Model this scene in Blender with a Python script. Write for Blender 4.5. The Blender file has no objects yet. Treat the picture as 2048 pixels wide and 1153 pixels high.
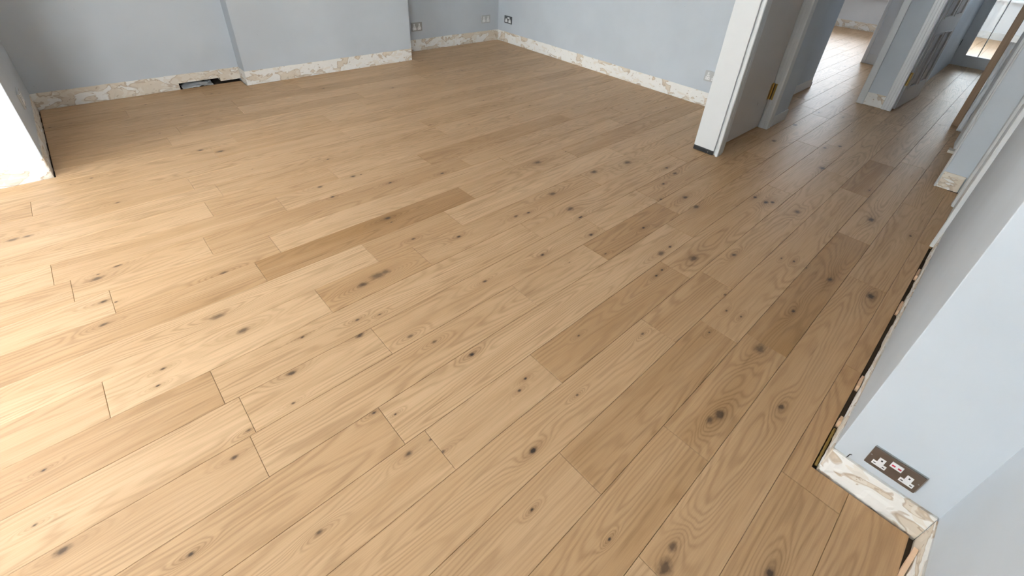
import bpy, bmesh, math, random, bisect
from mathutils import Matrix, Vector, noise

# ------------------------------------------------------------------ camera, sky, light, exposure
S = 1.6                                   # metres per layout unit (camera height = 1 unit)
scene = bpy.context.scene
C = scene.collection

RIGHT = (0.72672266, -0.68413101, 0.06195917)
DOWN = (-0.33987296, -0.43647852, -0.83305034)
FWD = (0.59695942, 0.58433831, -0.54971646)
cam_data = bpy.data.cameras.new('camera')
cam_data.sensor_fit = 'HORIZONTAL'
cam_data.sensor_width = 36.0
cam_data.lens = 924.908 * 36.0 / 2048.0
cam_data.shift_x = (1024 - 1047.189) / 2048.0
cam_data.shift_y = (436.880 - 576.5) / 2048.0
cam_data.clip_start = 0.02
cam = bpy.data.objects.new('camera', cam_data)
C.objects.link(cam)
cam.matrix_world = Matrix(((RIGHT[0], -DOWN[0], -FWD[0], 0),
                           (RIGHT[1], -DOWN[1], -FWD[1], 0),
                           (RIGHT[2], -DOWN[2], -FWD[2], S),
                           (0, 0, 0, 1)))
scene.camera = cam

world = bpy.data.worlds.new('overcast_sky')
scene.world = world
world.use_nodes = True
bg = world.node_tree.nodes['Background']
bg.inputs['Color'].default_value = (0.95, 0.975, 1.0, 1)
bg.inputs['Strength'].default_value = 1.0

scene.view_settings.view_transform = 'Standard'
scene.view_settings.look = 'None'
scene.view_settings.gamma = 1.0
scene.view_settings.use_curve_mapping = False
scene.view_settings.exposure = 4.64
scene.cycles.use_denoising = True
scene.cycles.max_bounces = 7
scene.cycles.diffuse_bounces = 4
scene.cycles.glossy_bounces = 3
scene.cycles.adaptive_threshold = 0.04
scene.cycles.transparent_max_bounces = 12

def portal(name, center, size, direction):
    """sky portal in a window opening: guides sky light sampling, emits nothing itself"""
    l = bpy.data.lights.new(name, 'AREA')
    l.shape = 'RECTANGLE'
    l.size, l.size_y = size[0] * S, size[1] * S
    l.cycles.is_portal = True
    o = bpy.data.objects.new(name, l)
    C.objects.link(o)
    o.location = Vector(center) * S
    o.rotation_euler = Vector(direction).to_track_quat('-Z', 'Z').to_euler()
    return o

# openings, mostly of windows added for light (layout units): wall plane, span, sill, head
WIN_MAIN = dict(x=-3.60, y0=-0.15, y1=2.36, z0=0.16, z1=1.58)
WIN_BAY = dict(y=2.452, x0=-2.30, x1=-0.50, z0=0.95, z1=1.50)
WIN_ROOM = dict(x=7.66, y0=1.40, y1=2.7, z0=0.40, z1=1.35)
WIN_FAR = dict(x=8.9, y0=-0.25, y1=0.8, z0=0.47, z1=1.25)
WIN_FRONT = dict(y=-0.279, x0=-1.42, x1=-0.58, z0=0.56, z1=1.58)
portal('sky_portal', (-3.66, 1.105, 0.87), (2.51, 1.42), (1, 0, 0))
portal('sky_portal', (-1.40, 2.56, 1.225), (1.80, 0.55), (0, -1, 0))
portal('sky_portal', (-1.0, -0.40, 1.07), (0.84, 1.02), (0, 1, 0))
portal('sky_portal', (7.71, 2.05, 0.875), (1.30, 0.95), (-1, 0, 0))
portal('sky_portal', (5.9, 3.55, 0.85), (1.2, 0.70), (0, -1, 0))
portal('sky_portal', (7.75, -0.53, 0.90), (1.5, 0.90), (0, 1, 0))
portal('sky_portal', (4.95, -0.09, 1.175), (0.9, 0.45), (0, 1, 0))
portal('sky_portal', (8.95, 0.275, 0.86), (1.05, 0.78), (-1, 0, 0))

# ------------------------------------------------------------------ node helpers and materials
class NT:
    def __init__(self, name):
        self.mat = bpy.data.materials.new(name)
        self.mat.use_nodes = True
        self.t = self.mat.node_tree
        self.b = self.t.nodes['Principled BSDF']
    def node(self, typ, **kw):
        n = self.t.nodes.new(typ)
        for k, v in kw.items():
            setattr(n, k, v)
        return n
    def put(self, sock, v):
        if v is None:
            return
        if isinstance(v, bpy.types.NodeSocket):
            self.t.links.new(v, sock)
        else:
            sock.default_value = v
    def m(self, op, a, b=None, c=None, clamp=False):
        n = self.node('ShaderNodeMath', operation=op)
        n.use_clamp = clamp
        for i, v in enumerate((a, b, c)):
            if v is not None:
                self.put(n.inputs[i], v)
        return n.outputs[0]
    def mix(self, f, a, b, blend='MIX'):
        n = self.node('ShaderNodeMix', data_type='RGBA', blend_type=blend)
        self.put(n.inputs[0], f)
        self.put(n.inputs[6], a)
        self.put(n.inputs[7], b)
        return n.outputs[2]
    def comb(self, x, y, z):
        n = self.node('ShaderNodeCombineXYZ')
        for i, v in enumerate((x, y, z)):
            self.put(n.inputs[i], v)
        return n.outputs[0]
    def noise(self, vec, scale=1.0, detail=2.0, rough=0.5, dist=0.0):
        n = self.node('ShaderNodeTexNoise')
        self.put(n.inputs['Vector'], vec)
        n.inputs['Scale'].default_value = scale
        n.inputs['Detail'].default_value = detail
        n.inputs['Roughness'].default_value = rough
        n.inputs['Distortion'].default_value = dist
        return n.outputs['Fac']
    def step(self, v, lo, hi):
        n = self.node('ShaderNodeMapRange', interpolation_type='SMOOTHSTEP')
        self.put(n.inputs['Value'], v)
        n.inputs['From Min'].default_value = lo
        n.inputs['From Max'].default_value = hi
        return n.outputs[0]
    def attr(self, name):
        return self.node('ShaderNodeAttribute', attribute_type='OBJECT', attribute_name=name)
    def bump(self, h, strength=0.2, dist=0.002):
        n = self.node('ShaderNodeBump')
        n.inputs['Strength'].default_value = strength
        n.inputs['Distance'].default_value = dist
        self.put(n.inputs['Height'], h)
        self.t.links.new(n.outputs[0], self.b.inputs['Normal'])
    def objxyz(self):
        tc = self.node('ShaderNodeTexCoord')
        s = self.node('ShaderNodeSeparateXYZ')
        self.t.links.new(tc.outputs['Object'], s.inputs[0])
        return tc.outputs['Object'], s.outputs[0], s.outputs[1], s.outputs[2]

def plain(name, col, rough=0.5, metal=0.0, var=0.06, scale=12.0, bump=0.0):
    n = NT(name)
    v, x, y, z = n.objxyz()
    f = n.noise(v, scale, 3, 0.6)
    dark = tuple(c * (1 - var * 2) for c in col) + (1,)
    lite = tuple(min(1, c * (1 + var)) for c in col) + (1,)
    n.put(n.b.inputs['Base Color'], n.mix(f, dark, lite))
    n.b.inputs['Roughness'].default_value = rough
    n.b.inputs['Metallic'].default_value = metal
    if bump:
        n.bump(n.noise(v, scale * 14, 3, 0.6), bump, 0.001)
    return n.mat

def oak_material():
    n = NT('oak_plank')
    v, X, Y, Z = n.objxyz()
    info = n.node('ShaderNodeObjectInfo')
    seed = n.m('MULTIPLY', info.outputs['Random'], 41.0)
    tone = n.attr('tone').outputs['Fac']
    warm = n.attr('warm').outputs['Fac']
    def sq(v_, k_):
        return n.m('MULTIPLY', n.m('MULTIPLY', v_, v_), k_ * k_)
    # knots handed over per plank: (x, y, radius)
    bulge = core = halo = None
    wob = n.m('MULTIPLY', n.m('SUBTRACT', n.noise(n.comb(n.m('MULTIPLY', X, 40), n.m('MULTIPLY', Y, 70), seed), 1, 3, .6), 0.5), 1.5)
    for i in range(4):
        a = n.attr('knot_%d' % i)
        s = n.node('ShaderNodeSeparateXYZ')
        n.t.links.new(a.outputs['Vector'], s.inputs[0])
        r = n.m('MAXIMUM', s.outputs[2], 1e-4)
        dx = n.m('DIVIDE', n.m('SUBTRACT', X, s.outputs[0]), r)
        dy = n.m('DIVIDE', n.m('SUBTRACT', Y, s.outputs[1]), r)
        q1 = n.m('ADD', sq(dx, 0.62), sq(dy, 1.0))
        e = n.m('ADD', n.m('SQRT', q1), wob)
        c = n.m('MULTIPLY', n.m('SUBTRACT', 1.0, n.step(e, 0.45, 0.95)), a.outputs['Alpha'])
        cb = n.m('MULTIPLY', n.m('SUBTRACT', 1.0, n.step(e, 0.75, 1.7)), n.m('ADD', 0.35, n.m('MULTIPLY', a.outputs['Alpha'], 0.4)))
        q2 = n.m('ADD', sq(dx, 0.10), sq(dy, 0.32))
        bl = n.m('EXPONENT', n.m('MULTIPLY', q2, -1.0))
        q3 = n.m('ADD', sq(dx, 0.12), sq(dy, 0.45))
        hl = n.m('MULTIPLY', n.m('EXPONENT', n.m('MULTIPLY', q3, -1.0)), a.outputs['Alpha'])
        if bulge is None:
            bulge, core, halo, brown = bl, c, hl, cb
        else:
            bulge = n.m('ADD', bulge, bl)
            core = n.m('MAXIMUM', core, c)
            brown = n.m('MAXIMUM', brown, cb)
            halo = n.m('MAXIMUM', halo, hl)
    low = n.noise(n.comb(n.m('MULTIPLY', X, 0.55), n.m('MULTIPLY', Y, 6.0), seed), 1, 1.5, 0.45)
    wig = n.noise(n.comb(n.m('MULTIPLY', X, 4.0), n.m('MULTIPLY', Y, 24.0), n.m('ADD', seed, 7.0)), 1, 2, 0.5)
    h = n.m('ADD', n.m('ADD', low, n.m('MULTIPLY', wig, 0.07)), n.m('MULTIPLY', bulge, 0.17))
    ring = n.m('ADD', 0.5, n.m('MULTIPLY', n.m('SINE', n.m('MULTIPLY', h, 150.0)), 0.5))
    ring = n.m('POWER', ring, 2.2)
    fade = n.step(n.noise(n.comb(n.m('MULTIPLY', X, 1.3), n.m('MULTIPLY', Y, 7.0), n.m('ADD', seed, 19.0)), 1, 1, .5), 0.30, 0.62)
    ring = n.m('MULTIPLY', ring, n.m('ADD', 0.35, n.m('MULTIPLY', fade, 0.65)))
    fine = n.noise(n.comb(n.m('MULTIPLY', X, 5.0), n.m('MULTIPLY', Y, 230.0), seed), 1, 3, 0.6)
    streak = n.noise(n.comb(n.m('MULTIPLY', X, 0.9), n.m('MULTIPLY', Y, 15.0), n.m('ADD', seed, 3.0)), 1, 2, 0.5)
    cloud = n.noise(n.comb(n.m('MULTIPLY', X, 1.6), n.m('MULTIPLY', Y, 4.0), n.m('ADD', seed, 31.0)), 1, 2, 0.5)
    t = n.m('ADD', tone, n.m('MULTIPLY', n.m('SUBTRACT', streak, 0.5), 0.75))
    t = n.m('ADD', t, n.m('MULTIPLY', n.m('SUBTRACT', cloud, 0.5), 0.45), clamp=True)
    col = n.mix(t, (0.690, 0.468, 0.276, 1), (0.412, 0.232, 0.096, 1))
    col = n.mix(n.m('MULTIPLY', warm, 0.55), col, (0.540, 0.330, 0.160, 1))
    shade = n.m('SUBTRACT', 1.0, n.m('MULTIPLY', ring, 0.20))
    shade = n.m('SUBTRACT', shade, n.m('MULTIPLY', n.m('SUBTRACT', fine, 0.5), 0.34))
    vein = n.noise(n.comb(n.m('MULTIPLY', X, 2.2), n.m('MULTIPLY', n.m('ADD', Y, n.m('MULTIPLY', low, 0.05)), 55.0), n.m('ADD', seed, 13.0)), 1, 2, 0.55)
    shade = n.m('SUBTRACT', shade, n.m('MULTIPLY', n.step(vein, 0.64, 0.76), 0.20))
    shade = n.m('SUBTRACT', shade, n.m('MULTIPLY', halo, 0.30))
    col = n.mix(1.0, col, n.comb(shade, n.m('POWER', shade, 1.15), n.m('POWER', shade, 1.35)), 'MULTIPLY')
    # tiny dark pin knots
    vo = n.node('ShaderNodeTexVoronoi', feature='F1')
    n.put(vo.inputs['Vector'], n.comb(n.m('MULTIPLY', X, 2.6), n.m('MULTIPLY', Y, 5.0), seed))
    vo.inputs['Scale'].default_value = 1.0
    pin = n.m('SUBTRACT', 1.0, n.step(vo.outputs['Distance'], 0.012, 0.032))
    sepc = n.node('ShaderNodeSeparateColor')
    n.t.links.new(vo.outputs['Color'], sepc.inputs[0])
    pin = n.m('MULTIPLY', pin, n.step(sepc.outputs[0], 0.55, 0.6))
    dk = n.m('MAXIMUM', n.m('MULTIPLY', core, 1.1, clamp=True), n.m('MULTIPLY', pin, 0.7))
    col = n.mix(brown, col, (0.155, 0.088, 0.046, 1))
    col = n.mix(dk, col, (0.040, 0.027, 0.020, 1))
    n.put(n.b.inputs['Base Color'], col)
    n.put(n.b.inputs['Roughness'], n.m('ADD', 0.36, n.m('MULTIPLY', fine, 0.12)))
    n.b.inputs['Specular IOR Level'].default_value = 0.42
    n.bump(n.m('ADD', n.m('MULTIPLY', fine, 0.6), n.m('MULTIPLY', ring, 0.4)), 0.12, 0.0006)
    return n.mat

def plaster_material():
    """bare wall band where the old skirting came off: plaster, glue, paint remnants"""
    n = NT('bare_plaster')
    v, X, Y, Z = n.objxyz()
    bias = n.attr('bias').outputs['Fac']
    u = n.m('ADD', X, Y)
    warp = n.noise(n.comb(n.m('MULTIPLY', u, 16), n.m('MULTIPLY', Z, 22), 3.0), 1, 3, 0.6)
    a = n.noise(n.comb(n.m('MULTIPLY', u, 5.5), n.m('MULTIPLY', Z, 9), 0.0), 1, 2.5, 0.55, 0.6)
    b = n.noise(n.comb(n.m('MULTIPLY', u, 9.0), n.m('MULTIPLY', Z, 14), 9.0), 1, 2, 0.5, 0.8)
    c = n.noise(n.comb(n.m('MULTIPLY', u, 26.0), n.m('MULTIPLY', Z, 32), 17.0), 1, 2, 0.5)
    pa = n.step(n.m('ADD', a, bias), 0.497, 0.508)
    pb = n.step(n.m('ADD', b, n.m('MULTIPLY', bias, 0.6)), 0.545, 0.56)
    pc = n.step(c, 0.665, 0.69)
    fine = n.noise(v, 90, 3, 0.6)
    col = n.mix(pa, (0.90, 0.885, 0.85, 1), (0.76, 0.675, 0.565, 1))
    col = n.mix(n.m('MULTIPLY', pb, 0.75), col, (0.83, 0.775, 0.69, 1))
    rim = n.m('SUBTRACT', n.step(n.m('ADD', a, bias), 0.482, 0.495), n.step(n.m('ADD', a, bias), 0.51, 0.53))
    col = n.mix(n.m('MULTIPLY', rim, 0.5), col, (0.46, 0.33, 0.21, 1))
    col = n.mix(n.m('MULTIPLY', pc, 0.55), col, (0.42, 0.29, 0.18, 1))
    col = n.mix(n.m('MULTIPLY', n.m('SUBTRACT', warp, 0.5), 0.25), col, (0.5, 0.42, 0.33, 1))
    n.put(n.b.inputs['Base Color'], col)
    n.b.inputs['Roughness'].default_value = 0.85
    hgt = n.m('ADD', n.m('ADD', n.m('MULTIPLY', pa, -1.0), n.m('MULTIPLY', pc, -0.8)), n.m('MULTIPLY', fine, 0.25))
    n.bump(hgt, 0.5, 0.002)
    return n.mat

def paint_material(name, col):
    n = NT(name)
    v, X, Y, Z = n.objxyz()
    big = n.noise(v, 1.6, 3, 0.55)
    roll = n.noise(v, 210, 2, 0.5)
    c0 = tuple(c * 0.955 for c in col) + (1,)
    c1 = tuple(c * 1.035 for c in col) + (1,)
    base = n.mix(n.step(big, 0.3, 0.7), c0, c1)
    vo = n.node('ShaderNodeTexVoronoi', feature='F1')
    n.put(vo.inputs['Vector'], v)
    vo.inputs['Scale'].default_value = 9.0
    sp = n.m('SUBTRACT', 1.0, n.step(vo.outputs['Distance'], 0.02, 0.035))
    base = n.mix(n.m('MULTIPLY', sp, 0.35), base, tuple(c * 0.45 for c in col) + (1,))
    n.put(n.b.inputs['Base Color'], base)
    n.b.inputs['Roughness'].default_value = 0.62
    n.b.inputs['Specular IOR Level'].default_value = 0.3
    n.bump(roll, 0.10, 0.0008)
    return n.mat

def glass_material(name='window_glass', tint=(0.97, 0.985, 0.98, 1)):
    n = NT(name)
    out = n.t.nodes['Material Output']
    tr = n.node('ShaderNodeBsdfTransparent')
    tr.inputs[0].default_value = tint
    gl = n.node('ShaderNodeBsdfGlossy')
    gl.inputs['Roughness'].default_value = 0.02
    fr = n.node('ShaderNodeFresnel')
    fr.inputs[0].default_value = 1.45
    mx = n.node('ShaderNodeMixShader')
    n.t.links.new(fr.outputs[0], mx.inputs[0])
    n.t.links.new(tr.outputs[0], mx.inputs[1])
    n.t.links.new(gl.outputs[0], mx.inputs[2])
    n.t.links.new(mx.outputs[0], out.inputs[0])
    return n.mat

def wood_post_material():
    n = NT('oiled_oak_post')
    v, X, Y, Z = n.objxyz()
    g = n.noise(n.comb(n.m('MULTIPLY', X, 60), n.m('MULTIPLY', Y, 60), n.m('MULTIPLY', Z, 2.0)), 1, 3, 0.6)
    n.put(n.b.inputs['Base Color'], n.mix(g, (0.20, 0.112, 0.052, 1), (0.35, 0.22, 0.12, 1)))
    n.b.inputs['Roughness'].default_value = 0.45
    n.bump(g, 0.15, 0.001)
    return n.mat

OAK = oak_material()
PLASTER = plaster_material()
GREY = paint_material('grey_wall_paint', (0.592, 0.640, 0.690))
WHITEWALL = paint_material('white_wall_paint', (0.74, 0.76, 0.78))
CEIL = paint_material('ceiling_paint', (0.88, 0.88, 0.88))
TRIM = plain('white_gloss_trim', (0.72, 0.735, 0.74), 0.30, 0, 0.02, 6, 0.03)
DOORW = plain('off_white_door_paint', (0.62, 0.59, 0.56), 0.42, 0, 0.02, 4, 0.03)
PANELDOOR = plain('glossy_panel_door_paint', (0.55, 0.51, 0.48), 0.22, 0, 0.03, 5, 0.03)
DARK = plain('dark_void', (0.018, 0.017, 0.016), 0.9, 0, 0.2)
SUB = plain('subfloor_board', (0.09, 0.065, 0.045), 0.9, 0, 0.2)
BLACK = plain('black_plastic', (0.022, 0.024, 0.027), 0.35, 0, 0.1, 20, 0.1)
BRASS = plain('brass', (0.62, 0.42, 0.13), 0.32, 0.9, 0.12, 30)
BRONZE = plain('brushed_bronze', (0.20, 0.158, 0.130), 0.42, 0.55, 0.06, 25)
STEEL = plain('galvanised_steel', (0.42, 0.44, 0.45), 0.38, 0.8, 0.08, 20)
CHROME = plain('brushed_chrome', (0.42, 0.42, 0.42), 0.35, 0.75, 0.05, 20)
ANTHRA = plain('anthracite_plate', (0.13, 0.14, 0.15), 0.45, 0.3, 0.05, 20)
WHITEP = plain('white_plastic', (0.84, 0.85, 0.86), 0.30, 0, 0.01, 20)
CLEARP = plain('pale_grey_plate', (0.60, 0.62, 0.63), 0.25, 0.1, 0.02, 20)
RED = plain('red_mark', (0.60, 0.04, 0.09), 0.5, 0, 0.05)
FOAM = plain('ochre_foam', (0.36, 0.23, 0.06), 0.8, 0, 0.2, 40, 0.6)
SHIM = plain('raw_pine', (0.76, 0.52, 0.34), 0.7, 0, 0.08, 30, 0.2)
POLY = plain('polythene', (0.72, 0.74, 0.76), 0.35, 0, 0.1, 10)
POST = wood_post_material()
GLASS = glass_material()
DIM_GLASS = glass_material('light_dimming_tint', (0.66, 0.68, 0.70, 1))  # pane tint added only to dim daylight through these windows
SASH = plain('white_window_frame', (0.82, 0.83, 0.84), 0.4, 0, 0.02)

# ------------------------------------------------------------------ mesh helpers
def link(name, me, mat, parent=None):
    if mat is not None and not me.materials:
        me.materials.append(mat)
    o = bpy.data.objects.new(name, me)
    C.objects.link(o)
    if parent is not None:
        o.parent = parent
    return o

def bm_box(bm, x0, x1, y0, y1, z0, z1, k=S):
    vs = [bm.verts.new((x * k, y * k, z * k)) for x in (x0, x1) for y in (y0, y1) for z in (z0, z1)]
    for f in ((0, 1, 3, 2), (4, 6, 7, 5), (0, 4, 5, 1), (2, 3, 7, 6), (0, 2, 6, 4), (1, 5, 7, 3)):
        bm.faces.new([vs[i] for i in f])

def finish(bm, name, mat, parent=None, bevel=0.0, seg=2, smooth=False):
    bmesh.ops.recalc_face_normals(bm, faces=bm.faces[:])
    if bevel:
        bmesh.ops.bevel(bm, geom=bm.edges[:], offset=bevel, segments=seg, affect='EDGES', profile=0.5, clamp_overlap=True)
    me = bpy.data.meshes.new(name)
    bm.to_mesh(me)
    bm.free()
    if smooth:
        for p in me.polygons:
            p.use_smooth = True
    return link(name, me, mat, parent)

def box(name, x0, x1, y0, y1, z0, z1, mat, parent=None, bevel=0.0):
    bm = bmesh.new()
    bm_box(bm, x0, x1, y0, y1, z0, z1)
    return finish(bm, name, mat, parent, bevel)

def boxes(name, lst, mat, parent=None, bevel=0.0):
    bm = bmesh.new()
    for b in lst:
        bm_box(bm, *b)
    return finish(bm, name, mat, parent, bevel)

def prism(name, pts, z0, z1, mat, parent=None, k=S, bevel=0.0):
    """polygon in plan extruded in z"""
    bm = bmesh.new()
    a = [bm.verts.new((x * k, y * k, z0 * k)) for x, y in pts]
    b = [bm.verts.new((x * k, y * k, z1 * k)) for x, y in pts]
    n = len(pts)
    bm.faces.new(a[::-1])
    bm.faces.new(b)
    for i in range(n):
        bm.faces.new((a[i], a[(i + 1) % n], b[(i + 1) % n], b[i]))
    return finish(bm, name, mat, parent, bevel)

def cyl(bm, c, r, z0, z1, seg=14, axis='Z'):
    vs0, vs1 = [], []
    for i in range(seg):
        t = 2 * math.pi * i / seg
        vs0.append(bm.verts.new((c[0] + r * math.cos(t), c[1] + r * math.sin(t), z0)))
        vs1.append(bm.verts.new((c[0] + r * math.cos(t), c[1] + r * math.sin(t), z1)))
    bm.faces.new(vs0[::-1])
    bm.faces.new(vs1)
    for i in range(seg):
        bm.faces.new((vs0[i], vs0[(i + 1) % seg], vs1[(i + 1) % seg], vs1[i]))

def tag(o, label, cat, group=None, kind=None):
    o['label'] = label
    o['category'] = cat
    if group:
        o['group'] = group
    if kind:
        o['kind'] = kind
    return o

def struct(o, label, cat):
    return tag(o, label, cat, kind='structure')

def empty(name, loc=(0, 0, 0)):
    o = bpy.data.objects.new(name, None)
    C.objects.link(o)
    o.empty_display_size = 0.05
    o.location = Vector(loc) * S
    return o

def adopt(child, parent):
    child.parent = parent
    child.matrix_parent_inverse = Matrix.Translation(-Vector(parent.location))
    return child

# ------------------------------------------------------------------ floor
rng = random.Random(11)
floor = box('floor', -3.65, 9.0, -0.42, 3.5, -0.06, -0.012, SUB)
struct(floor, 'wide oak plank floor running through the room and the hallway', 'floor')

EDGE = [-0.277, -0.157, -0.037, 0.083, 0.2005, 0.3205, 0.4410, 0.5610, 0.6820, 0.8005, 0.9200, 1.0430, 1.1700, 1.2950, 1.4150]
K0 = -3                                        # EDGE[i] is the lower edge of row i + K0
while EDGE[-1] < 3.44:
    EDGE.append(EDGE[-1] + 0.1218)
def row_of(y):
    return bisect.bisect(EDGE, y) - 1 + K0

BUTTS = {-3: [0.35], -2: [0.10, 0.841, 1.292, 2.222], -1: [0.463, 1.75, 2.554], 0: [-0.45, 0.735, 1.186, 2.030, 3.10],
         1: [-0.70, 0.497, 1.128, 2.473, 2.976], 2: [-0.30, 0.990, 1.346, 2.62], 3: [0.302, 0.638, 1.280, 2.20],
         4: [0.252, 1.513, 2.905], 5: [0.007, 0.787, 1.140, 1.619, 2.492], 6: [0.02, 0.359, 1.276, 1.640, 2.75],
         7: [-0.009, 1.05, 2.1], 8: [-0.206, 0.306, 0.649, 1.55], 9: [-0.55, 0.522, 0.869, 1.9], 10: [0.213, 1.029, 1.685],
         11: [-0.146, 0.297, 1.36], 12: [-0.223, 0.126, 1.2], 13: [-0.259, 0.408, 1.059], 14: [0.19, 0.67, 1.75], 16: [0.188, 1.3]}
TONE = {(10, 0.213): (0.78, 0), (9, 0.522): (0.50, .2), (8, 0.306): (0.34, 1.0), (8, -0.206): (0.04, 0), (9, -0.55): (0.08, 0),
        (9, 0.869): (0.10, 0), (5, 1.140): (0.72, .5), (5, 1.619): (0.42, .1), (0, 1.186): (0.86, .1), (3, 0.638): (0.60, .4),
        (1, 0.497): (0.62, .2), (1, 1.128): (0.34, .5), (2, 0.990): (0.50, .4), (2, -0.30): (0.22, .6), (4, 0.252): (0.18, .1), (3, 0.302): (0.20, .1),
        (0, 0.735): (0.55, .6), (0, 2.030): (0.32, .2), (2, 1.346): (0.30, .5), (3, 1.280): (0.30, .5), (4, 1.513): (0.45, .1),
        (5, 0.787): (0.26, .1), (6, 0.359): (0.26, .2), (6, 1.276): (0.18, .1), (10, 1.029): (0.30, .2), (10, 1.685): (0.55, .1),
        (6, 0.02): (0.16, .2), (7, -0.009): (0.18, .2), (8, 0.649): (0.34, .3), (-2, 0.841): (0.62, .5), (-1, 0.463): (0.42, .6),
        (5, 0.007): (0.24, .2), (1, 2.473): (0.80, .1), (13, 1.059): (0.62, .1), (13, 0.408): (0.22, .1), (4, -0.75): (0.26, .3), (-2, 0.10): (.55, .6), (0, -0.45): (.48, .6), (-3, 0.35): (.5, .6)}
# knots seen in the photograph, on the floor plane: x, y, radius (layout units), darkness
KNOTS = [
         (0.518, 0.663, 0.0056, 0.95), (0.456, 0.363, 0.0063, 0.95), (0.369, 0.276, 0.003, 0.9), (0.444, 0.138, 0.0028, 0.9), (0.978, 0.851, 0.0056, 0.95), (0.204, 1.007, 0.0038, 0.8),
         (0.138, 0.908, 0.0067, 0.65), (0.093, 1.131, 0.0095, 0.5), (0.058, 1.23, 0.011, 0.4), (0.124, 1.419, 0.007, 0.5), (0.324, 0.915, 0.0077, 0.7), (1.211, 0.822, 0.0062, 0.9),
         (1.533, 0.406, 0.0074, 0.75), (1.394, 0.492, 0.013, 0.6), (1.668, 0.118, 0.0096, 0.7), (1.686, -0.005, 0.013, 0.8), (1.438, -0.003, 0.0067, 0.75), (1.158, 0.148, 0.0133, 0.45),
         (0.867, 0.123, 0.0122, 0.6), (0.835, 0.133, 0.008, 0.5), (1.008, 0.029, 0.0076, 0.65), (0.674, 1.383, 0.0094, 0.7), (0.582, 1.653, 0.0051, 0.9), (0.813, 1.12, 0.0059, 0.8),
         (0.427, 1.099, 0.0105, 0.55), (0.483, 1.109, 0.0146, 0.45), (0.51, 1.109, 0.0111, 0.4), (-0.166, 1.619, 0.01, 0.5), (-0.11, 1.653, 0.007, 0.55), (-0.165, 1.49, 0.0061, 0.7),
         (-0.177, 1.385, 0.0066, 0.5), (-0.092, 1.122, 0.0041, 0.8), (-0.112, 1.074, 0.0031, 0.8), (0.009, 0.816, 0.0042, 0.5), (-0.032, 0.771, 0.0052, 0.6), (-0.145, 0.633, 0.0041, 0.75),
         (-0.307, 0.787, 0.008, 0.6), (0.238, 0.676, 0.0038, 0.8), (0.273, 0.64, 0.0023, 0.8), (0.245, 0.537, 0.0054, 0.6), (0.303, 0.492, 0.0041, 0.5), (0.575, 0.513, 0.0035, 0.95),
         (0.538, 0.497, 0.0034, 0.7), (0.038, 0.516, 0.0044, 0.55), (0.485, 0.039, 0.0118, 0.55), (0.525, 0.048, 0.0073, 0.5), (0.625, -0.1, 0.0081, 0.75), (2.029, 0.544, 0.008, 0.85),
         (2.026, 0.493, 0.0098, 0.8), (1.766, 0.745, 0.0098, 0.7), (1.732, 0.672, 0.0112, 0.6), (2.058, 0.369, 0.0113, 0.5), (2.258, 0.135, 0.013, 0.65), (1.953, 0.956, 0.0069, 0.9),
         (1.935, 0.898, 0.0089, 0.6), (1.796, 0.874, 0.0063, 0.8), (1.201, 0.525, 0.004, 0.9), (1.244, 0.53, 0.0041, 0.8), (1.324, 0.585, 0.0102, 0.5), (1.476, 1.379, 0.0134, 0.5),
         (1.624, 1.148, 0.013, 0.6), (1.842, 1.111, 0.014, 0.5), (1.316, 1.125, 0.0113, 0.5), (1.286, 0.996, 0.0123, 0.5), (1.276, 0.928, 0.0051, 0.9), (1.129, 1.08, 0.0051, 0.8),
         (1.072, 1.092, 0.0066, 0.5), (0.82, 1.619, 0.0056, 0.9), (1.046, 1.558, 0.006, 0.8), (0.724, 1.763, 0.0076, 0.6), (0.577, 1.759, 0.0071, 0.5), (0.36, 2.334, 0.0104, 0.6),
         (0.294, 2.395, 0.0083, 0.6), (1.27, 0.928, 0.0051, 0.9), (1.413, 0.722, 0.0049, 0.95), (1.663, 0.802, 0.0057, 0.8), (1.386, 0.586, 0.0045, 0.9), (1.399, 0.143, 0.006, 0.8),
         (0.733, 0.871, 0.0049, 0.7), (0.346, 0.973, 0.0041, 0.6), (1.23, 0.286, 0.0035, 0.7), (1.241, 0.243, 0.0034, 0.7), (1.298, 0.324, 0.0037, 0.6), (1.336, 0.274, 0.0025, 0.8),
         (1.675, 0.243, 0.0044, 0.9), (1.656, 0.281, 0.003, 0.8), (2.629, 0.451, 0.0148, 0.6), (2.05, 0.474, 0.0079, 0.8), (1.671, 0.199, 0.0029, 0.8), (2.781, 0.762, 0.0116, 0.5),
         (3.165, 0.786, 0.0132, 0.5), (3.037, 0.488, 0.0087, 0.6), (2.935, 0.536, 0.0085, 0.6), (-0.338, 2.009, 0.0088, 0.4), (-0.302, 2.006, 0.0077, 0.4), (0.942, 0.403, 0.0042, 0.5),
         (0.427, 0.824, 0.0059, 0.4), (0.466, 0.765, 0.0048, 0.4)]

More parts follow.
